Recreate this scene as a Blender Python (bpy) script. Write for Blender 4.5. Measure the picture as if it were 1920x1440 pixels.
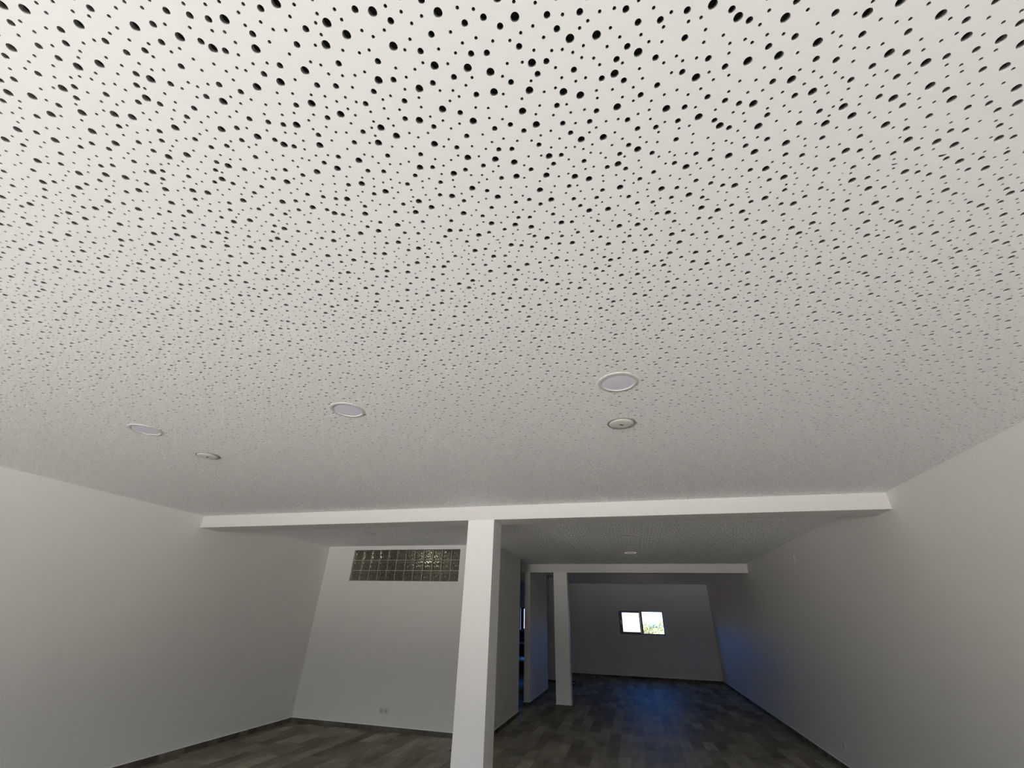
import bpy, bmesh, math, random
import numpy as np
from mathutils import Matrix, Vector, geometry

# ------------------------------------------------------------------ scene, camera, world, exposure
for o in list(bpy.data.objects):
    bpy.data.objects.remove(o)
SC = bpy.context.scene
C = SC.collection
EYE = 1.656                                   # camera height above the floor
CEIL = EYE + 1.17
SC.view_settings.view_transform = 'Standard'
SC.view_settings.look = 'None'
SC.view_settings.gamma = 1
SC.view_settings.use_curve_mapping = False
SC.view_settings.exposure = 0.0
SC.cycles.use_denoising = True
SC.cycles.caustics_reflective = False
SC.cycles.caustics_refractive = False
SC.cycles.max_bounces = 16
SC.cycles.diffuse_bounces = 10
SC.cycles.transmission_bounces = 12
SC.cycles.glossy_bounces = 6
SC.cycles.transparent_max_bounces = 12
SC.cycles.sample_clamp_indirect = 8

pitch, yaw, roll = 0.5106162, 0.2660787, 0.0290241
cp, sp, cy, sy, cr, sr = math.cos(pitch), math.sin(pitch), math.cos(yaw), math.sin(yaw), math.cos(roll), math.sin(roll)
fw = Vector((-sy * cp, cy * cp, sp)); rt = Vector((cy, sy, 0)); up = rt.cross(fw)
r2 = cr * rt + sr * up; u2 = -sr * rt + cr * up
cam = bpy.data.cameras.new('camera'); co = bpy.data.objects.new('camera', cam); C.objects.link(co)
M4 = Matrix((r2, u2, -fw)).transposed().to_4x4(); M4.translation = Vector((0, 0, EYE))
co.matrix_world = M4
cam.sensor_width = 36; cam.lens = 781.7031 / 1920 * 36; cam.clip_start = 0.02; cam.clip_end = 2000
SC.camera = co

# room planes (metres)
XL, XR, YB1, YB1b, YB2, YB2b, YFAR, YALC = -5.889, 2.512, 4.884, 5.207, 10.994, 11.247, 17.271, 7.839
YFRONT = -4.20
OPEN = (-3.65, 0.80, 0.0, 2.60)                 # shopfront opening behind the camera: x0, x1, z0, z1
WIN1 = (-0.550, 0.960, EYE - 0.400, EYE + 0.316)
WIN3 = (-4.140, -3.100, EYE - 0.385, EYE + 0.355)
BLK = (-5.294, -3.046, EYE + 0.5456, EYE + 1.0991)

W = bpy.data.worlds.new('daylight'); SC.world = W; W.use_nodes = True
nt = W.node_tree; nt.nodes.clear()
tc = nt.nodes.new('ShaderNodeTexCoord'); sx = nt.nodes.new('ShaderNodeSeparateXYZ')
nt.links.new(tc.outputs['Generated'], sx.inputs[0])
mr = nt.nodes.new('ShaderNodeMapRange'); mr.inputs['From Min'].default_value = -1; mr.inputs['From Max'].default_value = 1
nt.links.new(sx.outputs['Z'], mr.inputs['Value'])
def ramp(stops):
    rp = nt.nodes.new('ShaderNodeValToRGB'); nt.links.new(mr.outputs[0], rp.inputs[0]); el = rp.color_ramp.elements
    el[0].position, el[0].color = (stops[0][0] + 1) / 2, (*stops[0][1], 1)
    el[1].position, el[1].color = (stops[-1][0] + 1) / 2, (*stops[-1][1], 1)
    for p, c in stops[1:-1]:
        e = el.new((p + 1) / 2); e.color = (*c, 1)
    return rp
# street side (behind the viewer): sunlit paving below, shaded far side of the street at eye level, blue sky above
FRONT = ramp([(-1.0, (1.75, 1.69, 1.61)), (-0.20, (1.95, 1.89, 1.81)), (-0.10, (1.75, 1.69, 1.60)), (-0.05, (0.24, 0.23, 0.225)),
              (0.06, (0.15, 0.16, 0.175)), (0.20, (0.50, 0.60, 0.76)), (1.0, (0.22, 0.38, 0.75))])
# garden side (through the far windows): bright hazy horizon, warm ground, blue sky
REAR = ramp([(-1.0, (0.08, 0.05, 0.03)), (-0.20, (0.15, 0.10, 0.06)), (-0.03, (0.20, 0.19, 0.17)), (0.022, (0.20, 0.26, 0.40)), (0.06, (0.07, 0.30, 0.95)), (0.35, (0.04, 0.27, 1.00)), (1.0, (0.04, 0.16, 0.60))])
fb = nt.nodes.new('ShaderNodeMapRange'); fb.inputs['From Min'].default_value = -0.15; fb.inputs['From Max'].default_value = 0.15
nt.links.new(sx.outputs['Y'], fb.inputs['Value'])
mxw = nt.nodes.new('ShaderNodeMix'); mxw.data_type = 'RGBA'; mxw.clamp_result = False
nt.links.new(fb.outputs[0], mxw.inputs['Factor']); nt.links.new(FRONT.outputs[0], mxw.inputs['A']); nt.links.new(REAR.outputs[0], mxw.inputs['B'])
bg = nt.nodes.new('ShaderNodeBackground'); bg.inputs['Strength'].default_value = 9.3
nt.links.new(mxw.outputs['Result'], bg.inputs[0])
wo = nt.nodes.new('ShaderNodeOutputWorld'); nt.links.new(bg.outputs[0], wo.inputs[0])
W.cycles.sampling_method = 'MANUAL'; W.cycles.sample_map_resolution = 512

def portal(x0, x1, z0, z1, y, into):                        # tells the renderer where daylight enters; gives off nothing itself
    l = bpy.data.lights.new('daylight_portal', 'AREA'); l.shape = 'RECTANGLE'; l.size = x1 - x0; l.size_y = z1 - z0
    l.cycles.is_portal = True
    o = bpy.data.objects.new('daylight_portal', l); C.objects.link(o)
    o.location = ((x0 + x1) / 2, y, (z0 + z1) / 2); o.rotation_euler = (math.pi / 2 * (1 if into > 0 else -1), 0, 0)
portal(*OPEN, YFRONT - 0.1, 1)
portal(*WIN1, YFAR + 0.19, -1)
portal(*WIN3, YFAR + 0.19, -1)

# ------------------------------------------------------------------ materials
def mat(name, col, rough=0.6, metal=0.0, spec=0.5, noise=0.0, nscale=6.0, bump=0.0, bscale=80.0, emit=None, estr=0.0):
    m = bpy.data.materials.new(name); m.use_nodes = True
    n = m.node_tree; b = n.nodes['Principled BSDF']
    b.inputs['Base Color'].default_value = (*col, 1); b.inputs['Roughness'].default_value = rough
    b.inputs['Metallic'].default_value = metal; b.inputs['Specular IOR Level'].default_value = spec
    t = n.nodes.new('ShaderNodeTexCoord')
    if noise:
        x = n.nodes.new('ShaderNodeTexNoise'); x.inputs['Scale'].default_value = nscale; x.inputs['Detail'].default_value = 4
        n.links.new(t.outputs['Object'], x.inputs['Vector'])
        k = n.nodes.new('ShaderNodeMix'); k.data_type = 'RGBA'
        k.inputs['A'].default_value = (*[c * (1 - noise) for c in col], 1); k.inputs['B'].default_value = (*[min(1, c * (1 + noise)) for c in col], 1)
        n.links.new(x.outputs['Fac'], k.inputs['Factor']); n.links.new(k.outputs['Result'], b.inputs['Base Color'])
    if bump:
        x = n.nodes.new('ShaderNodeTexNoise'); x.inputs['Scale'].default_value = bscale; x.inputs['Detail'].default_value = 3
        n.links.new(t.outputs['Object'], x.inputs['Vector'])
        q = n.nodes.new('ShaderNodeBump'); q.inputs['Strength'].default_value = bump; q.inputs['Distance'].default_value = 0.002
        n.links.new(x.outputs['Fac'], q.inputs['Height']); n.links.new(q.outputs[0], b.inputs['Normal'])
    if emit:
        b.inputs['Emission Color'].default_value = (*emit, 1); b.inputs['Emission Strength'].default_value = estr
    return m

PAINT = mat('white_wall_paint', (0.76, 0.75, 0.73), 0.6, spec=0.3, noise=0.012, nscale=1.5, bump=0.05, bscale=60)
BOARD = mat('white_plasterboard', (0.91, 0.912, 0.915), 0.65, spec=0.3)
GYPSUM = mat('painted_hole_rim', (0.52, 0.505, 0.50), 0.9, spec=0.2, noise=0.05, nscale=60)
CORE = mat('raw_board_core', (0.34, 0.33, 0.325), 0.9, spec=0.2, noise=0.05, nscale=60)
FLEECE = mat('black_acoustic_fleece', (0.012, 0.012, 0.013), 0.95, noise=0.2, nscale=300)
TRIM = mat('white_lamp_ring', (0.66, 0.65, 0.63), 0.45, noise=0.01)
OPAL = mat('opal_diffuser', (0.80, 0.79, 0.92), 0.5, noise=0.01)
COVER = mat('off_white_cover', (0.74, 0.74, 0.69), 0.4, noise=0.02)
DARK = mat('dark_plastic', (0.02, 0.02, 0.02), 0.5, noise=0.1)
GREYGAP = mat('grey_shadow_ring', (0.26, 0.26, 0.24), 0.6, noise=0.05)
OUTL = mat('socket_insert', (0.48, 0.47, 0.45), 0.4, noise=0.02)
PLATE = mat('socket_plastic', (0.64, 0.63, 0.60), 0.35, noise=0.01)
ALU = mat('black_aluminium', (0.02, 0.02, 0.024), 0.35, metal=0.3, noise=0.1, nscale=20)
ALUL = mat('silver_aluminium', (0.45, 0.44, 0.46), 0.35, metal=0.8, noise=0.05)
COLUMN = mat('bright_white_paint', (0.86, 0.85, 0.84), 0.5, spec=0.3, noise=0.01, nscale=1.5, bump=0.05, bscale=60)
BEAM = mat('dimmed_beam_paint', (0.69, 0.68, 0.665), 0.6, spec=0.3, noise=0.01, nscale=1.5, bump=0.05, bscale=60)  # wall paint darkened in colour, standing in for weaker light on the beams
CAULK = mat('white_caulk', (0.93, 0.92, 0.91), 0.5, noise=0.01)
WHITE = mat('white_lacquer', (0.75, 0.76, 0.78), 0.3, noise=0.01)
NAVY = mat('dark_blue_laminate', (0.015, 0.02, 0.035), 0.35, noise=0.3, nscale=12)
SPLASH = mat('mottled_blue_grey_tile', (0.09, 0.11, 0.15), 0.3, noise=0.75, nscale=22)
LEAF = mat('yellow_green_leaves', (0.27, 0.275, 0.13), 0.6, noise=0.4, nscale=1.2)
HILL = mat('pale_blue_hill', (0.40, 0.50, 0.50), 0.9, noise=0.1, nscale=0.02)
BARK = mat('bark', (0.12, 0.09, 0.06), 0.9, noise=0.3, nscale=8)
MORT = mat('pale_block_joint', (0.40, 0.39, 0.34), 0.7, noise=0.05)

def glass_pane():
    m = bpy.data.materials.new('window_glass'); m.use_nodes = True; n = m.node_tree; n.nodes.clear()
    o = n.nodes.new('ShaderNodeOutputMaterial'); mx = n.nodes.new('ShaderNodeMixShader'); f = n.nodes.new('ShaderNodeFresnel')
    t = n.nodes.new('ShaderNodeBsdfTransparent'); g = n.nodes.new('ShaderNodeBsdfGlossy'); g.inputs['Roughness'].default_value = 0.01
    t.inputs[0].default_value = (0.96, 0.97, 0.97, 1)
    n.links.new(f.outputs[0], mx.inputs[0]); n.links.new(t.outputs[0], mx.inputs[1]); n.links.new(g.outputs[0], mx.inputs[2]); n.links.new(mx.outputs[0], o.inputs[0])
    return m
GLASS = glass_pane()
def block_glass():
    m = mat('wavy_block_glass', (0.45, 0.45, 0.35), 0.04)
    b = m.node_tree.nodes['Principled BSDF']; b.inputs['Transmission Weight'].default_value = 0.93; b.inputs['IOR'].default_value = 1.46
    return m
BGLASS = block_glass()

def tile_mat(name, rot, k_=1.0):
    """dark timber-look porcelain planks: shade differs from plank to plank and inside a plank"""
    m = bpy.data.materials.new(name); m.use_nodes = True; n = m.node_tree; b = n.nodes['Principled BSDF']
    L = n.links.new
    t = n.nodes.new('ShaderNodeTexCoord'); mp = n.nodes.new('ShaderNodeMapping')
    mp.inputs['Rotation'].default_value = (0, 0, math.radians(rot)); mp.inputs['Location'].default_value = (0.3, 0.056, 0)
    L(t.outputs['Object'], mp.inputs['Vector'])
    def brick(bw, rh, off, mort):
        k = n.nodes.new('ShaderNodeTexBrick'); k.inputs['Scale'].default_value = 1; k.inputs['Brick Width'].default_value = bw
        k.inputs['Row Height'].default_value = rh; k.inputs['Mortar Size'].default_value = mort; k.inputs['Mortar Smooth'].default_value = 0
        k.offset = off; k.offset_frequency = 2; k.squash = 1
        k.inputs['Color1'].default_value = (0, 0, 0, 1); k.inputs['Color2'].default_value = (1, 1, 1, 1); k.inputs['Bias'].default_value = 0
        L(mp.outputs[0], k.inputs['Vector']); return k
    k1 = brick(0.98, 0.178, 0.37, 0.0016); k2 = brick(0.49, 0.178, 0.23, 0.0)
    def noi(sc, stretch, det=5):
        q = n.nodes.new('ShaderNodeMapping'); q.inputs['Scale'].default_value = stretch; L(mp.outputs[0], q.inputs['Vector'])
        x = n.nodes.new('ShaderNodeTexNoise'); x.inputs['Scale'].default_value = sc; x.inputs['Detail'].default_value = det; L(q.outputs[0], x.inputs['Vector']); return x
    n1 = noi(2.6, (1, 3.2, 1)); n2 = noi(14, (1, 7, 1))
    def mth(op, a, c):
        x = n.nodes.new('ShaderNodeMath'); x.operation = op
        for i, v in enumerate((a, c)):
            if isinstance(v, (int, float)): x.inputs[i].default_value = v
            else: L(v, x.inputs[i])
        return x.outputs[0]
    s = mth('ADD', mth('MULTIPLY', k1.outputs['Color'], 0.26), mth('MULTIPLY', k2.outputs['Color'], 0.24))
    s = mth('ADD', s, mth('MULTIPLY', n1.outputs['Fac'], 0.55)); s = mth('ADD', s, mth('MULTIPLY', n2.outputs['Fac'], 0.25))
    rp = n.nodes.new('ShaderNodeValToRGB'); L(s, rp.inputs[0]); e = rp.color_ramp.elements
    e[0].position = 0.35; e[0].color = (0.115 * k_, 0.100 * k_, 0.075 * k_, 1); e[1].position = 0.95; e[1].color = (0.41 * k_, 0.38 * k_, 0.30 * k_, 1)
    x = e.new(0.62); x.color = (0.235 * k_, 0.215 * k_, 0.166 * k_, 1)
    mx = n.nodes.new('ShaderNodeMix'); mx.data_type = 'RGBA'; L(k1.outputs['Fac'], mx.inputs['Factor']); L(rp.outputs[0], mx.inputs['A'])
    mx.inputs['B'].default_value = (0.17 * k_, 0.165 * k_, 0.15 * k_, 1); L(mx.outputs['Result'], b.inputs['Base Color'])
    rr = n.nodes.new('ShaderNodeMapRange'); rr.inputs['To Min'].default_value = 0.48; rr.inputs['To Max'].default_value = 0.66; b.inputs['Specular IOR Level'].default_value = 0.06; L(n1.outputs['Fac'], rr.inputs[0]); L(rr.outputs[0], b.inputs['Roughness'])
    bp = n.nodes.new('ShaderNodeBump'); bp.inputs['Strength'].default_value = 0.25; bp.inputs['Distance'].default_value = 0.002; L(n2.outputs['Fac'], bp.inputs['Height']); L(bp.outputs[0], b.inputs['Normal'])
    return m
TILE = tile_mat('timber_look_floor_tile', 90)
SKIRT = tile_mat('timber_look_skirting_tile', 0, 0.5)

# ------------------------------------------------------------------ mesh helpers
def bx(bm, x0, x1, y0, y1, z0, z1, bev=0.0):
    r = bmesh.ops.create_cube(bm, size=1, matrix=Matrix.Translation(((x0 + x1) / 2, (y0 + y1) / 2, (z0 + z1) / 2)) @ Matrix.Diagonal((x1 - x0, y1 - y0, z1 - z0, 1)))
    if bev:
        es = list({e for v in r['verts'] for e in v.link_edges})
        bmesh.ops.bevel(bm, geom=es, offset=bev, segments=2, affect='EDGES', profile=0.5)
    return bm
def lathe(bm, prof, seg=48, cx=0, cy=0, cz=0):
    """prof: (radius, z) pairs; spun round the vertical axis"""
    rings = []
    for r, z in prof:
        if r < 1e-6: rings.append([bm.verts.new((cx, cy, cz + z))])
        else: rings.append([bm.verts.new((cx + r * math.cos(2 * math.pi * i / seg), cy + r * math.sin(2 * math.pi * i / seg), cz + z)) for i in range(seg)])
    for a, c in zip(rings, rings[1:]):
        for i in range(seg):
            j = (i + 1) % seg
            if len(a) == 1 and len(c) > 1: bm.faces.new((a[0], c[j], c[i]))
            elif len(c) == 1 and len(a) > 1: bm.faces.new((a[i], a[j], c[0]))
            elif len(a) > 1: bm.faces.new((a[i], a[j], c[j], c[i]))
    bmesh.ops.recalc_face_normals(bm, faces=bm.faces)
    return bm
def obj(name, bm, m, parent=None, smooth=False):
    me = bpy.data.meshes.new(name); bm.to_mesh(me); bm.free(); me.materials.append(m)
    if smooth:
        for p in me.polygons: p.use_smooth = True
        me.set_sharp_from_angle(angle=math.radians(35))
    o = bpy.data.objects.new(name, me); C.objects.link(o)
    if parent: o.parent = parent
    return o
def N(): return bmesh.new()
def tag(o, label, cat, group=None, kind=None):
    o['label'] = label; o['category'] = cat
    if group: o['group'] = group
    if kind: o['kind'] = kind
    return o
def thing(name, label, cat, loc=(0, 0, 0), rotz=0, group=None, kind=None):
    o = bpy.data.objects.new(name, None); C.objects.link(o); o.empty_display_size = 0.1
    o.location = loc; o.rotation_euler = (0, 0, rotz)
    return tag(o, label, cat, group, kind)
def struct(name, bm, m, label, cat):
    return tag(obj(name, bm, m), label, cat, kind='structure')
def dup(root, loc, rotz, label, group=None):
    r = root.copy(); C.objects.link(r); r.location = loc; r.rotation_euler = (0, 0, rotz); r['label'] = label
    if group: r['group'] = group
    for ch in list(root.children):
        c = ch.copy(); C.objects.link(c); c.parent = r
        for g in list(ch.children):
            d = g.copy(); C.objects.link(d); d.parent = c
    return r

# ------------------------------------------------------------------ room shell
T = 0.2
H = CEIL
def wall_y(y0, y1, x0, x1, hole=None, H=H):
    """slab facing along Y with an optional rectangular hole"""
    b = N()
    if not hole: return bx(b, x0, x1, y0, y1, 0, H)
    holes = sorted(hole)
    px = x0
    for hx0, hx1, hz0, hz1 in holes:
        bx(b, px, hx0, y0, y1, 0, H)
        if hz0 > 0.001: bx(b, hx0, hx1, y0, y1, 0, hz0)
        bx(b, hx0, hx1, y0, y1, hz1, H)
        px = hx1
    bx(b, px, x1, y0, y1, 0, H)
    bmesh.ops.remove_doubles(b, verts=b.verts, dist=1e-5)
    return b
struct('floor', bx(N(), XL - T, XR + T, YFRONT - T, YFAR + T, -0.15, 0), TILE, 'dark timber-look plank tile floor running through both rooms', 'floor')
struct('wall_left', bx(N(), XL - T, XL, YFRONT, YFAR, 0, H + 0.3), PAINT, 'long white wall on the left of the room', 'wall')
struct('wall_right', bx(N(), XR, XR + T, YFRONT, YFAR, 0, H + 0.3), PAINT, 'long white wall on the right running to the far window', 'wall')
struct('wall_far', wall_y(YFAR, YFAR + T, XL - T, XR + T, [WIN3, WIN1], H + 0.3), PAINT, 'shaded white end wall holding the small sliding window', 'wall')
struct('wall_front', wall_y(YFRONT - T, YFRONT, XL - T, XR + T, [OPEN], H + 0.3), PAINT, 'white front wall behind the viewer with the wide shop opening', 'wall')
struct('wall_back', wall_y(YALC, YALC + 0.15, XL, -2.381, [BLK]), PAINT, 'white wall under the glass blocks, left of the white column', 'wall')
struct('wall_passage', bx(N(), -2.531, -2.381, YALC + 0.15, 9.91, 0, H), PAINT, 'shaded wall running back just right of the near column', 'wall')
struct('wall_store', bx(N(), XL, -2.531, 9.76, 9.91, 0, H), mat('dark_unseen_wall', (0.24, 0.235, 0.22), 0.9, noise=0.15, nscale=5), 'wall closing the space behind the glass blocks', 'wall')  # unseen wall, coloured dark to cut the glow behind the blocks
struct('wall_partition', bx(N(), -2.526, -2.396, YB2, 13.269, 0, H), PAINT, 'short partition wall left of the second column', 'wall')
b = N(); bx(b, -3.30, -2.33, 15.061, 15.2, 0, H); bx(b, -2.45, -2.33, 15.2, YFAR, 0, H); bmesh.ops.remove_doubles(b, verts=b.verts, dist=1e-5)
struct('wall_kitchen', b, PAINT, 'dark olive-shaded wall seen between partition and second column', 'wall')
HB1 = H - 0.1615; HB2 = H - 0.1866
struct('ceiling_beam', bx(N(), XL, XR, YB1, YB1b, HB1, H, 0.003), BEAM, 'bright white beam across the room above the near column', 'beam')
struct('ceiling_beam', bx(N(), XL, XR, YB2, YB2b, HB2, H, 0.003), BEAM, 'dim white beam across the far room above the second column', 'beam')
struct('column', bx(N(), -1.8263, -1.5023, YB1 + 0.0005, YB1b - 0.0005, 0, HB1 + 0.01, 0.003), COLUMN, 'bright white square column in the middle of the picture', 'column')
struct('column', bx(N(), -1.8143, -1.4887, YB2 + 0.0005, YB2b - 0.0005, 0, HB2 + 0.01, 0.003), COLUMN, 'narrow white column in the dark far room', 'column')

# skirting tiles with a white sealant line along the top
def skirt(name, segs, label):
    b = N(); c = N()
    for x0, x1, y0, y1 in segs:
        bx(b, x0, x1, y0, y1, 0, 0.066)
        bx(c, x0 - 0.001, x1 + 0.001, y0 - 0.001, y1 + 0.001, 0.066, 0.075)
    o = struct(name, b, SKIRT, label, 'skirting'); obj('sealant_line', c, CAULK, o)
    return o
K = 0.009
skirt('baseboard_left', [(XL, XL + K, YFRONT, YALC)], 'dark tile skirting along the foot of the left wall')
skirt('baseboard_right', [(XR - K, XR, YFRONT, YFAR)], 'dark tile skirting along the foot of the right wall')
skirt('baseboard_far', [(-2.33, XR - K, YFAR - K, YFAR)], 'dark tile skirting under the far window wall')
skirt('baseboard_back', [(XL + K, -2.381, YALC - K, YALC)], 'dark tile skirting under the glass block wall')
skirt('baseboard_passage', [(-2.381, -2.381 + K, YALC, 9.91)], 'dark tile skirting on the wall right of the near column')
skirt('baseboard_partition', [(-2.526 - K, -2.396 + K, YB2 - K, YB2), (-2.396, -2.396 + K, YB2, 13.269), (-2.526 - K, -2.526, YB2, 13.269)], 'dark tile skirting round the short partition')
skirt('baseboard_kitchen', [(-3.30, -2.33, 15.061 - K, 15.061), (-2.33, -2.33 + K, 15.061 - K, YFAR)], 'dark tile skirting on the wall beyond the partition')
for (x0, x1, y0, y1, w) in ((-1.8263, -1.5023, YB1, YB1b, 'near'), (-1.8143, -1.4887, YB2, YB2b, 'far')):
    skirt('baseboard_column', [(x0 - K, x1 + K, y0 - K, y0), (x0 - K, x1 + K, y1, y1 + K), (x0 - K, x0, y0, y1), (x1, x1 + K, y0, y1)], 'dark tile skirting round the foot of the %s column' % w)

# ------------------------------------------------------------------ perforated ceiling: one repeat of the hole pattern, 1.196 x 0.24 m
CELL = """13,445,0;86,2173,2;95,938,0;111,1533,1;163,1328,0;321,246,0;336,2288,1;366,1886,0;381,1137,0;470,1691,1;477,729,2;489,349,0;579,29,0;627,1460,0;631,1975,0;711,2204,0;759,1207,0;782,270,0;824,1786,2;875,526,1;887,967,0;974,1495,0;1088,33,2;1134,341,0;1154,779,2;1165,1343,1;1201,1989,0;1239,1757,0;1240,2168,1;1270,1077,0;1403,463,1;1463,1659,0;1514,2390,0;1556,817,0;1595,1406,2;1597,2023,0;1722,1218,0;1773,2212,0;1784,1821,1;1804,312,0;1925,1583,0;1935,706,2;2020,1063,1;2050,1335,0;2051,2292,0;2111,196,1;2185,1829,2;2196,577,0;2276,1518,0;2323,2101,0;2397,695,0;2458,1750,0;2466,910,0;2478,1196,1;2520,2386,1;2532,310,0;2558,1483,0;2561,1943,0;2773,1650,0;2780,367,2;2782,1027,0;2799,163,0;2817,2341,0;2845,774,1;2874,1320,0;2955,2206,0;2989,1753,1;3012,1961,0;3065,6,2;3092,1096,0;3108,557,0;3354,1541,1;3368,1086,0;3374,312,2;3385,2232,0;3409,1970,0;3431,33,0;3467,698,0;3486,1767,0;3611,1336,2;3726,703,0;3726,1731,0;3768,323,0;3795,2098,0;3808,964,1;3830,2345,1;3959,491,0;3983,1417,1;4022,1935,1;4162,1681,0;4163,1195,0;4190,77,2;4276,441,0;4325,777,2;4325,1440,0;4385,2174,0;4426,1948,0;4504,325,1;4519,55,0;4529,1758,2;4558,905,0;4612,1333,0;4771,743,0;4811,231,0;4861,1253,0;4910,1021,1;4913,2361,2;4918,1722,1;4947,479,0;5025,1924,0;5114,1381,2;5182,2213,0;5222,412,0;5298,779,1;5340,153,1;5347,1084,0;5349,2001,0;5443,1416,0;5452,2170,0;5485,1724,1;5606,443,2;5709,1253,0;5712,1966,0;5745,842,0;5784,126,0;5886,1619,2;5900,2236,1;5920,1839,0;5938,1105,0;6055,466,0;6065,1358,1;6102,217,0;6119,767,1;6279,1088,0;6358,2290,2;6392,576,0;6402,1837,2;6435,1433,1;6563,769,1;6574,296,0;6578,-13,0;6640,1239,0;6667,1994,0;6838,2172,1;6851,1758,0;6882,1015,1;6963,511,2;7017,207,0;7030,1326,0;7211,1493,1;7212,1818,0;7248,66,2;7248,935,2;7291,666,0;7310,1244,0;7333,2260,0;7431,478,0;7433,1893,2;7520,2153,1;7533,1647,0;7603,1187,0;7606,185,0;7739,798,0;7779,1940,1;7803,1455,0;7868,586,1;7898,162,0;7941,1753,0;7951,1069,1;7971,2121,0;8079,307,2;8086,-26,0;8118,616,0;8124,1372,1;8187,1791,0;8195,840,0;8286,1143,0;8388,1626,2;8399,2277,1;8414,134,0;8418,1910,0;8487,486,2;8556,855,0;8610,2065,0;8626,1479,0;8658,114,0;8662,1192,1;8675,1835,0;8818,1391,0;8859,965,1;8887,2144,0;8897,469,0;8903,652,0;8988,1708,2;9014,2315,0;9044,227,1;9088,1288,0;9210,1985,0;9288,541,0;9303,1643,0;9356,202,2;9390,995,2;9403,1307,0;9414,2302,1;9502,1868,0;9527,780,0;9549,9,0;9572,404,1;9647,1388,1;9666,2098,1;9796,935,0;9797,614,0;9906,1689,1;9912,2282,2;9918,1296,0;9944,229,0;9971,1939,0;9978,841,1;10018,464,0;10150,2121,0;10197,1261,0;10234,1507,0;10244,1047,0;10311,89,1;10375,710,1;10386,1765,1;10441,2193,0;10461,1913,0;10505,243,0;10559,973,0;10611,1677,0;10630,1341,2;10700,504,0;10788,169,0;10860,935,0;10938,305,0;10943,2243,1;10947,1730,1;10952,553,1;10993,1941,0;11086,1411,1;11142,1115,0;11251,322,0;11254,1934,0;11289,759,2;11357,1476,0;11374,34,0;11380,2190,0;11434,1046,0;11470,1756,2;11523,402,1;11580,708,0;11624,1292,1;11705,906,0;11785,-3,0;11866,1665,0;11884,1946,1;11934,676,1;11958,199,0"""
VX = (1.195815, -0.004567); VY = (0.0, 0.239966); O0 = (-0.85, 0.30)
RAD = (0.0041, 0.0076, 0.0101); SEG = (8, 14, 18); THICK = 0.014; LIP = 0.004
holes = [tuple(int(v) for v in h.split(',')) for h in CELL.split(';')]
holes = [(x / 10000, y / 10000, s) for x, y, s in holes]
pts, edges, ring, hid = [], [], [], []
for i in (-1, 0, 1):
    for j in (-1, 0, 1):
        for x, y, s in holes:
            cx, cy_ = x + i * VX[0] + j * VY[0], y + i * VX[1] + j * VY[1]
            if not (-0.09 < cx < VX[0] + 0.09 and -0.09 < cy_ < 0.33): continue
            k0 = len(pts); ns = SEG[s]
            for k in range(ns):
                a = 2 * math.pi * (k + 0.5) / ns
                pts.append(Vector((cx + RAD[s] * math.cos(a), cy_ + RAD[s] * math.sin(a))))
            edges += [(k0 + k, k0 + (k + 1) % ns) for k in range(ns)]
            ring.append((k0, ns, cx, cy_))
            hid += [len(ring)] * ns
vo, _, fo, ov, _, _ = geometry.delaunay_2d_cdt(pts, edges, [], 0, 1e-7)
vo = [tuple(v) for v in vo]
src = [o_[0] if o_ else -1 for o_ in ov]
def frac(x, y):                                                # lattice coordinates inside the repeat
    u = x / VX[0]; v = (y - u * VX[1]) / VY[1]; return u, v
tris = []
for f_ in fo:
    a = [hid[src[v]] if src[v] >= 0 else 0 for v in f_]
    if len(set(a)) == 1 and a[0]: continue                     # inside a hole
    mx = sum(vo[v][0] for v in f_) / len(f_); my = sum(vo[v][1] for v in f_) / len(f_)
    u, v = frac(mx, my)
    if 0 <= u < 1 and 0 <= v < 1: tris.append(f_)
cv, cf = [], []
index = {}
def vid(key, co_):
    if key not in index: index[key] = len(cv); cv.append(co_)
    return index[key]
for t in tris:
    cf.append([vid(('b', i), (vo[i][0], vo[i][1], 0.0)) for i in reversed(t)])
for k0, ns, cx, cy_ in ring:
    u, v = frac(cx, cy_)
    if not (0 <= u < 1 and 0 <= v < 1): continue
    lo = [vid(('w', k0 + k), (pts[k0 + k].x, pts[k0 + k].y, 0.0)) for k in range(ns)]
    mi = [vid(('m', k0 + k), (pts[k0 + k].x, pts[k0 + k].y, LIP)) for k in range(ns)]
    hi = [vid(('t', k0 + k), (pts[k0 + k].x, pts[k0 + k].y, THICK)) for k in range(ns)]
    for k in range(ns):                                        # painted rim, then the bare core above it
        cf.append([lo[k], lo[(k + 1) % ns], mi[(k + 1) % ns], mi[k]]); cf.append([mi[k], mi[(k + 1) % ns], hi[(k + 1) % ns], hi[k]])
cv = np.array(cv)
BW, BL = VX[0], 10 * VY[1]
SEAM = (0.667, 0.983)                                          # a corner where four boards meet
def wrap(x, y):
    u, v = frac(x, y); u -= math.floor(u); v -= math.floor(v)
    return np.array((u * VX[0] + v * VY[0], u * VX[1] + v * VY[1], 0.0))
TURN = (1.327, 2.694)                                          # boards beyond the cross seam are laid turned half round
off_a = -wrap(SEAM[0] - O0[0], SEAM[1] - O0[1]); off_b = wrap(TURN[0] - O0[0] - SEAM[0], TURN[1] - O0[1] - SEAM[1])
cv_b = cv * np.array((-1.0, -1.0, 1.0))
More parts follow.
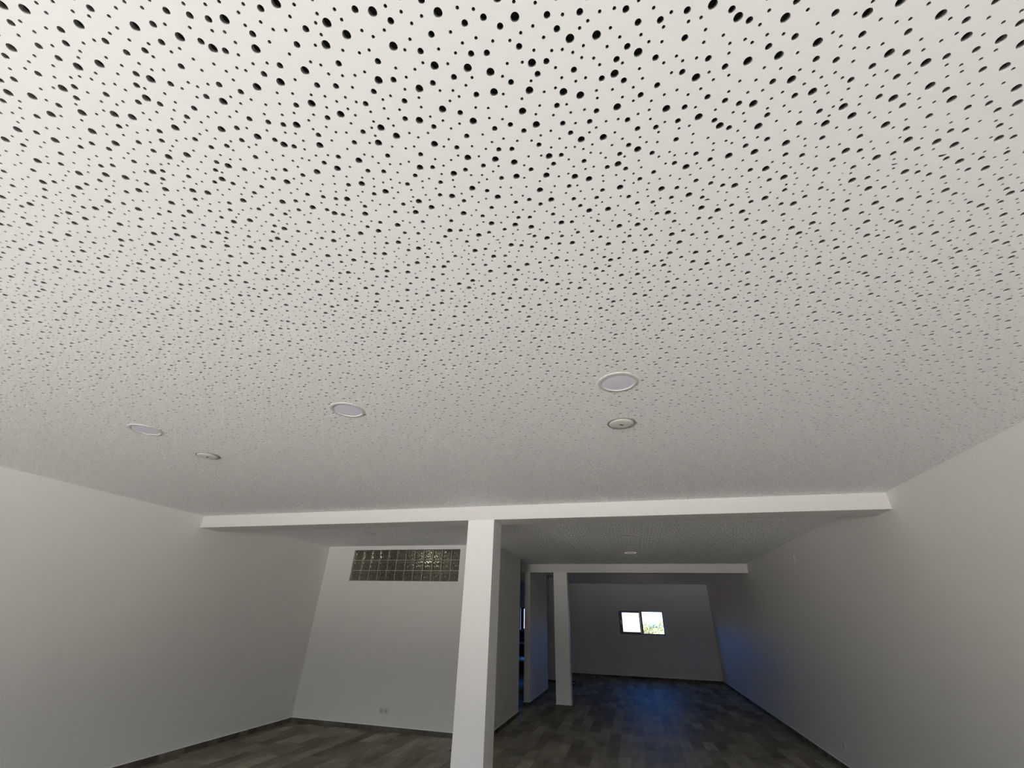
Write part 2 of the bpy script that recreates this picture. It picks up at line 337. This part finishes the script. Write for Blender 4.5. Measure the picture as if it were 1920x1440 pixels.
def board_mesh(x0, x1, y1, y0, turned):
    b = N(); me = bpy.data.meshes.new('tmp')
    V_, F_ = [], []
    n0 = 0
    for i in (-1, 0, 1, 2):
        for j in range(-2, 14):
            sh = (off_b if turned else off_a) + np.array((i * VX[0] + j * VY[0], i * VX[1] + j * VY[1], 0.0))
            A = (cv_b if turned else cv) + sh
            if A[:, 0].max() < x0 or A[:, 0].min() > x1 or A[:, 1].min() > y1 or A[:, 1].max() < y0: continue
            V_.append(A); F_ += [[k + n0 for k in f_] for f_ in cf]; n0 += len(cv)
    me.from_pydata(np.concatenate(V_).tolist(), [], F_)
    b.from_mesh(me); bpy.data.meshes.remove(me)
    for p, nrm in (((x0, 0, 0), (-1, 0, 0)), ((x1, 0, 0), (1, 0, 0)), ((0, y0, 0), (0, -1, 0)), ((0, y1, 0), (0, 1, 0))):
        bmesh.ops.bisect_plane(b, geom=b.verts[:] + b.edges[:] + b.faces[:], dist=1e-6, plane_co=p, plane_no=nrm, clear_outer=True)
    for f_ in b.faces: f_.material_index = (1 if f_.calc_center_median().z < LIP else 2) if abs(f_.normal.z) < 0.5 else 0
    return b
ceiling = thing('ceiling', 'white perforated plasterboard ceiling with scattered round holes of three sizes', 'ceiling', (0, 0, CEIL), kind='structure')
cache = {}
for k in range(-6, 2):
    X0 = SEAM[0] + k * BW
    a0 = max(0.0, XL + 0.001 - X0); a1 = min(BW, XR - 0.001 - X0)
    for m_ in range(-2, 7):
        Y0 = SEAM[1] + k * VX[1] + m_ * BL
        e1 = min(BL, YFAR - 0.001 - Y0)
        s1 = max(0.0, YFRONT + 0.001 - Y0)
        if Y0 > YFAR or e1 < 0.05 or s1 > BL - 0.05: continue
        key = (round(a0, 4), round(a1, 4), round(e1, 1), round(s1, 1), m_ >= 0)
        if key in cache:
            o = bpy.data.objects.new('ceiling_board', cache[key]); C.objects.link(o); o.parent = ceiling
        else:
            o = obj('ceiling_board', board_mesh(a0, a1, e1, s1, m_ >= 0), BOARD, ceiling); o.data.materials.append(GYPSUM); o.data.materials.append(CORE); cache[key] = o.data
        o.location = (X0, Y0, 0)
obj('fleece_backing', bx(N(), XL + 0.001, XR - 0.001, YFRONT + 0.001, YFAR - 0.001, THICK, THICK + 0.004), FLEECE, ceiling)
obj('roof_slab', bx(N(), XL + 0.001, XR - 0.001, YFRONT + 0.001, YFAR - 0.001, THICK + 0.02, THICK + 0.25), PAINT, ceiling)

# ------------------------------------------------------------------ ceiling fittings
def downlight(label, loc, group, rot=0.0):
    t = thing('downlight', label, 'ceiling light', loc, rot, group)
    obj('trim_ring', lathe(N(), [(0.1125, 0.0), (0.1122, -0.0018), (0.109, -0.0032), (0.100, -0.0042), (0.0925, -0.0036), (0.0905, -0.0005), (0.090, 0.001)], 64), TRIM, t, True)
    obj('diffuser', lathe(N(), [(0.0912, -0.0005), (0.060, -0.0012), (0.0, -0.0015)], 64), OPAL, t, True)
    return t
def detector(label, loc, group, rot=0.0):
    t = thing('detector_plate', label, 'ceiling fitting', loc, rot, group)
    obj('shadow_ring', lathe(N(), [(0.0945, 0.0), (0.094, -0.005), (0.088, -0.008), (0.082, -0.007), (0.0805, -0.001)], 56), GREYGAP, t, True)
    obj('cover_disc', lathe(N(), [(0.0815, -0.001), (0.081, -0.0075), (0.076, -0.0105), (0.05, -0.0125), (0.0, -0.0135)], 56), COVER, t, True)
    obj('indicator', bx(N(), -0.014, 0.014, -0.0045, 0.0045, -0.0150, -0.0130), DARK, t)
    return t
G1 = 'round downlights in the ceiling'; G2 = 'small round plates in the ceiling'
d0 = downlight('nearest right-hand round downlight, largest in the picture, beside the small plate', (0.041, 2.12, CEIL), G1)
for loc, lab in (((-1.703, 2.134, CEIL), 'round downlight left of centre in the near ceiling, between two others'),
                 ((-3.446, 2.133, CEIL), 'leftmost round downlight in the near ceiling'),
                 ((-4.149, 6.477, CEIL), 'shaded downlight beyond the beam above the glass blocks'),
                 ((0.042, 7.146, CEIL), 'first round downlight beyond the bright beam on the right'),
                 ((0.027, 14.414, CEIL), 'tiny downlight just beyond the second beam'),
                 ((0.018, 15.596, CEIL), 'tiniest downlight closest to the far window')):
    dup(d0, loc, 0, lab, G1)
t = downlight('brighter-looking round downlight just before the second beam', (0.040, 9.072, CEIL), G1)
t.children[1].data.materials[0] = mat('glowing_diffuser', (0.8, 0.78, 0.75), 0.4, emit=(1.0, 0.88, 0.80), estr=0.35)  # faint emission added so this diffuser looks brighter than the others
s0 = detector('small round plate with a dark centre mark beyond the right-hand downlight', (0.043, 2.69, CEIL), G2, 0.5)
dup(s0, (-3.475, 2.707, CEIL), -0.2, 'small round plate beyond the leftmost downlight', G2)
dup(s0, (0.059, 8.017, CEIL), 0, 'small round plate between two downlights past the bright beam', G2)

# ------------------------------------------------------------------ sockets (built facing -Y)
def socket(label, loc, rot, n, group='white wall sockets'):
    t = thing('wall_socket', label, 'socket', loc, rot, group)
    w = 0.08 * n + 0.002 * (n - 1)
    obj('cover_plate', bx(N(), -w / 2, w / 2, -0.009, 0, -0.04, 0.04, 0.002), PLATE, t)
    for i in range(n):
        x = (i - (n - 1) / 2) * 0.082
        s = obj('outlet', cyl_y(x, 0, 0.0205, -0.0098, -0.004), OUTL, t)
        h = N(); cyl_y(x - 0.0095, 0, 0.0035, -0.0104, -0.0095, h); cyl_y(x + 0.0095, 0, 0.0035, -0.0104, -0.0095, h)
        obj('pin_holes', h, DARK, s)
    return t
def cyl_y(x, z, r, y0, y1, b=None):
    b = b or N()
    bmesh.ops.create_cone(b, cap_ends=True, segments=24, radius1=r, radius2=r, depth=y1 - y0, matrix=Matrix.Translation((x, (y0 + y1) / 2, z)) @ Matrix.Rotation(math.pi / 2, 4, 'X'))
    return b
P2 = math.pi / 2
socket('white double socket low on the wall under the glass blocks', (-4.163, YALC, EYE - 1.394), 0, 2)
socket('socket low on the left wall right at the corner', (XL, 7.76, EYE - 1.345), P2, 1)
socket('socket low on the shaded wall right of the near column', (-2.381, 8.918, EYE - 1.385), P2, 1)
socket('socket low on the right wall near the picture bottom', (XR, 8.03, EYE - 1.359), -P2, 1)
socket('barely visible socket low on the far wall beside the second column', (-2.17, YFAR, EYE - 1.40), 0, 1)
t = thing('cover_plate', 'faint blank cover plate high on the right wall', 'cover plate', (XR, 7.956, EYE + 0.905), -P2)
obj('plate', bx(N(), -0.045, 0.045, -0.004, 0, -0.055, 0.055, 0.0015), PAINT, t)

# ------------------------------------------------------------------ glass block window
w2 = thing('window_2', 'band of wavy dark glass blocks high in the left wall', 'window', ((BLK[0] + BLK[1]) / 2, YALC, BLK[2]), kind='structure')
bw, bh = (BLK[1] - BLK[0]) / 12, (BLK[3] - BLK[2]) / 3
def wavy_block():
    b = N(); g = 22; J = 0.010
    random.seed(4)
    ph = [(random.uniform(0, 6.28), random.uniform(-1, 1), random.uniform(-1, 1)) for _ in range(9)]
    def z_of(u, v, s):
        e = min(u, 1 - u, v, 1 - v); k = min(1, max(0, (e - 0.06) / 0.12)); k = k * k * (3 - 2 * k)
        w = sum(math.sin(p + s * 2 + 34 * a * u + 34 * c * v) for p, a, c in ph) / 9
        return -0.002 * k + 0.014 * k * w
    def sheet(y, s, sg):
        vs = [[b.verts.new((-bw / 2 + J / 2 + (bw - J) * i / g, y + sg * z_of(i / g, j / g, s), J / 2 + (bh - J) * j / g)) for j in range(g + 1)] for i in range(g + 1)]
        for i in range(g):
            for j in range(g):
                b.faces.new((vs[i][j], vs[i + 1][j], vs[i + 1][j + 1], vs[i][j + 1]))
        return vs
    A = sheet(-0.002, 0, -1); B = sheet(0.080, 1, 1)
    for i in range(g):
        b.faces.new((A[i][0], B[i][0], B[i + 1][0], A[i + 1][0])); b.faces.new((A[i][g], A[i + 1][g], B[i + 1][g], B[i][g]))
        b.faces.new((A[0][i], A[0][i + 1], B[0][i + 1], B[0][i])); b.faces.new((A[g][i], B[g][i], B[g][i + 1], A[g][i + 1]))
    bmesh.ops.recalc_face_normals(b, faces=b.faces)
    return b
blk = obj('glass_block', wavy_block(), BGLASS, w2, True)
for i in range(12):
    for j in range(3):
        o = blk if i == j == 0 else bpy.data.objects.new('glass_block', blk.data)
        if o is not blk: C.objects.link(o); o.parent = w2
        o.location = (-(BLK[1] - BLK[0]) / 2 + (i + 0.5) * bw, 0.045, j * bh)
jb = N(); hw = (BLK[1] - BLK[0]) / 2
for i in range(1, 12): bx(jb, -hw + i * bw - 0.0048, -hw + i * bw + 0.0048, 0.040, 0.12, 0, 3 * bh)
for j in range(1, 3): bx(jb, -hw, hw, 0.0395, 0.1205, j * bh - 0.0048, j * bh + 0.0048)
obj('block_joints', jb, MORT, w2)
# the lamp burning in the space behind the blocks
t = thing('bulb_light', 'lit bulb behind the glass blocks that sparkles through them', 'lamp', (-4.22, 9.05, CEIL - 0.002))
obj('rose', lathe(N(), [(0.0, 0.0), (0.045, 0.0), (0.045, -0.012), (0.018, -0.03), (0.0, -0.03)], 32), TRIM, t, True)
obj('bulb', lathe(N(), [(0.0, -0.03), (0.006, -0.031), (0.007, -0.038), (0.0115, -0.050), (0.0115, -0.058), (0.008, -0.066), (0.0, -0.069)], 32),
    mat('lit_bulb_glass', (1, 1, 1), 0.3, emit=(1.0, 0.95, 0.84), estr=900.0), t, True)

# ------------------------------------------------------------------ far sliding window
x0, x1, z0, z1 = WIN1
w1 = thing('window_1', 'small sliding window with black frame in the far wall, bright outside', 'window', (0, YFAR, 0), kind='structure')
def rect_frame(b, x0, x1, z0, z1, y0, y1, l, r, bt, tp):
    bx(b, x0, x0 + l, y0, y1, z0, z1); bx(b, x1 - r, x1, y0, y1, z0, z1)
    bx(b, x0 + l, x1 - r, y0, y1, z0, z0 + bt); bx(b, x0 + l, x1 - r, y0, y1, z1 - tp, z1); return b
obj('frame', rect_frame(N(), x0, x1, z0, z1, 0.06, 0.13, 0.05, 0.035, 0.030, 0.022), ALU, w1)
xm = x0 + 0.77
s = obj('sash', rect_frame(N(), x0 + 0.045, xm, z0 + 0.028, z1 - 0.02, 0.058, 0.090, 0.060, 0.085, 0.045, 0.040), ALU, w1)
obj('pane', bx(N(), x0 + 0.105, xm - 0.085, 0.072, 0.076, z0 + 0.073, z1 - 0.060), GLASS, s)
obj('interlock', bx(N(), xm - 0.066, xm - 0.040, 0.050, 0.059, z0 + 0.03, z1 - 0.022), ALUL, s)
s = obj('sash', rect_frame(N(), x0 + 0.06, xm + 0.02, z0 + 0.03, z1 - 0.022, 0.094, 0.124, 0.05, 0.05, 0.032, 0.03), ALU, w1)
obj('pane', bx(N(), x0 + 0.11, xm - 0.03, 0.107, 0.111, z0 + 0.062, z1 - 0.052), GLASS, s)
obj('track', bx(N(), xm, x1 - 0.03, 0.085, 0.095, z0 + 0.028, z0 + 0.040), ALUL, w1)
obj('handle', bx(N(), x0 + 0.058, x0 + 0.078, 0.046, 0.058, (z0 + z1) / 2 - 0.06, (z0 + z1) / 2 + 0.06, 0.003), ALUL, w1)
obj('side_track', bx(N(), x1 - 0.043, x1 - 0.035, 0.075, 0.100, z0 + 0.03, z1 - 0.022), ALUL, w1)

# kitchen corner glimpsed past the partition
x0, x1, z0, z1 = WIN3
w3 = thing('window_3', 'sliver of a bright window between wall and partition', 'window', (0, YFAR, 0), kind='structure')
obj('frame', rect_frame(N(), x0 + 0.02, x1, z0, z1, 0.06, 0.13, 0.11, 0.05, 0.045, 0.05), ALU, w3)
obj('pane', bx(N(), x0 + 0.12, x1 - 0.05, 0.09, 0.094, z0 + 0.045, z1 - 0.05), GLASS, w3)
obj('inner_edge', rect_frame(N(), x0, x1, z0, z1, 0.0, 0.058, 0.012, 0.012, 0.012, 0.012), CAULK, w3)
t = thing('base_cabinet', 'dark blue kitchen base cabinet under the window sliver', 'cabinet', (0, YFAR, 0))
obj('body', bx(N(), -5.0, -3.2, -0.60, -0.001, 0.10, 0.862), NAVY, t)
obj('plinth', bx(N(), -4.98, -3.22, -0.54, -0.002, 0.0, 0.10), DARK, t)
for i in range(3):
    d = obj('door', bx(N(), -4.995 + i * 0.6, -4.405 + i * 0.6, -0.618, -0.600, 0.11, 0.855, 0.002), NAVY, t)
    obj('door_handle', bx(N(), -4.80 + i * 0.6, -4.60 + i * 0.6, -0.632, -0.618, 0.80, 0.812, 0.002), ALUL, d)
tag(obj('worktop', bx(N(), -5.02, -3.18, YFAR - 0.64, YFAR - 0.001, 0.862, 0.905, 0.003), WHITE), 'pale kitchen worktop below the mottled splashback', 'worktop')
tag(obj('splashback', bx(N(), -5.02, -2.46, YFAR - 0.012, YFAR - 0.001, 0.906, WIN3[2] - 0.01), SPLASH), 'mottled blue-grey tiled splashback below the window sliver', 'splashback')
t = thing('low_table', 'low table with pale rim and dark top in the gap by the partition', 'table', (-3.45, 14.45, 0))
obj('table_top', bx(N(), -0.36, 0.36, -0.46, 0.46, 0.575, 0.600), NAVY, t)
rim = N(); rect = [(-0.38, 0.38, -0.50, -0.46), (-0.38, 0.38, 0.46, 0.50), (-0.38, -0.36, -0.46, 0.46), (0.36, 0.38, -0.46, 0.46)]
for q in rect: bx(rim, *q, 0.565, 0.612)
obj('rim', rim, WHITE, t)
for sx_ in (-1, 1):
    for sy_ in (-1, 1):
        obj('leg', bx(N(), sx_ * 0.34 - 0.02, sx_ * 0.34 + 0.02, sy_ * 0.44 - 0.02, sy_ * 0.44 + 0.02, 0, 0.575), NAVY, t)
b = N(); bx(b, -0.055, 0.055, -0.04, 0.04, 0, 0.10, 0.006)
o = thing('floor_object', 'small dark object on the floor just beyond the second column', 'box', (-1.90, 14.80, 0))
obj('case', b, DARK, o); obj('front_panel', bx(N(), -0.035, 0.035, -0.043, -0.038, 0.035, 0.065), GREYGAP, o)

# ------------------------------------------------------------------ outside the far window
hb = N(); hv = []
for i in range(25):
    x = 7.5 + 11 * i / 24; q = math.sin(math.pi * i / 24)
    top = EYE - 2.4 + 1.3 * q ** 0.7
    hv.append([hb.verts.new((x * 1.0, 420 + 3 * q, top)), hb.verts.new((x, 400 - 6 * q, top - 2.5)), hb.verts.new((x, 385, -30))])
for a, c in zip(hv, hv[1:]):
    for k in range(2): hb.faces.new((a[k], a[k + 1], c[k + 1], c[k]))
struct('hills', hb, HILL, 'pale blue hill on the horizon through the far window', 'hill')
def tree(x, y, zt, r, seed, label):
    random.seed(seed)
    t = thing('tree', label, 'tree', (x, y, -6), 0, 'trees outside the far window')
    zt += 6
    tr = N()
    bmesh.ops.create_cone(tr, cap_ends=True, segments=10, radius1=0.18, radius2=0.07, depth=zt - 0.8 * r, matrix=Matrix.Translation((0, 0, (zt - 0.8 * r) / 2)))
    obj('trunk', tr, BARK, t)
    lf = N()
    cl = [(random.uniform(-.6, .6) * r, random.uniform(-.6, .6) * r, zt - r * random.uniform(0.45, 1.4), r * random.uniform(.35, .55)) for _ in range(16)]
    for _ in range(5200):
        cx, cy_, cz, cr_ = random.choice(cl)
        d = Vector((random.gauss(0, 1), random.gauss(0, 1), random.gauss(0, 1))).normalized() * cr_ * random.uniform(0.75, 1.0)
        p = Vector((cx, cy_, cz)) + d
        n_ = Vector((random.gauss(0, 1), random.gauss(0, 1), random.gauss(0, 1))).normalized(); a = n_.orthogonal().normalized(); c = n_.cross(a)
        q = random.uniform(0.04, 0.09)
        lf.faces.new([lf.verts.new(p + a * q * u + c * q * v * 0.55) for u, v in ((-1, 0), (0, -1), (1, 0), (0, 1))])
    obj('foliage', lf, LEAF, t)
tree(0.85, 31.0, EYE - 0.02, 0.85, 1, 'yellow-green tree crown low in the right half of the far window')
tree(1.62, 34.5, EYE + 0.06, 0.95, 5, 'yellow-green tree crown at the right edge of the far window')
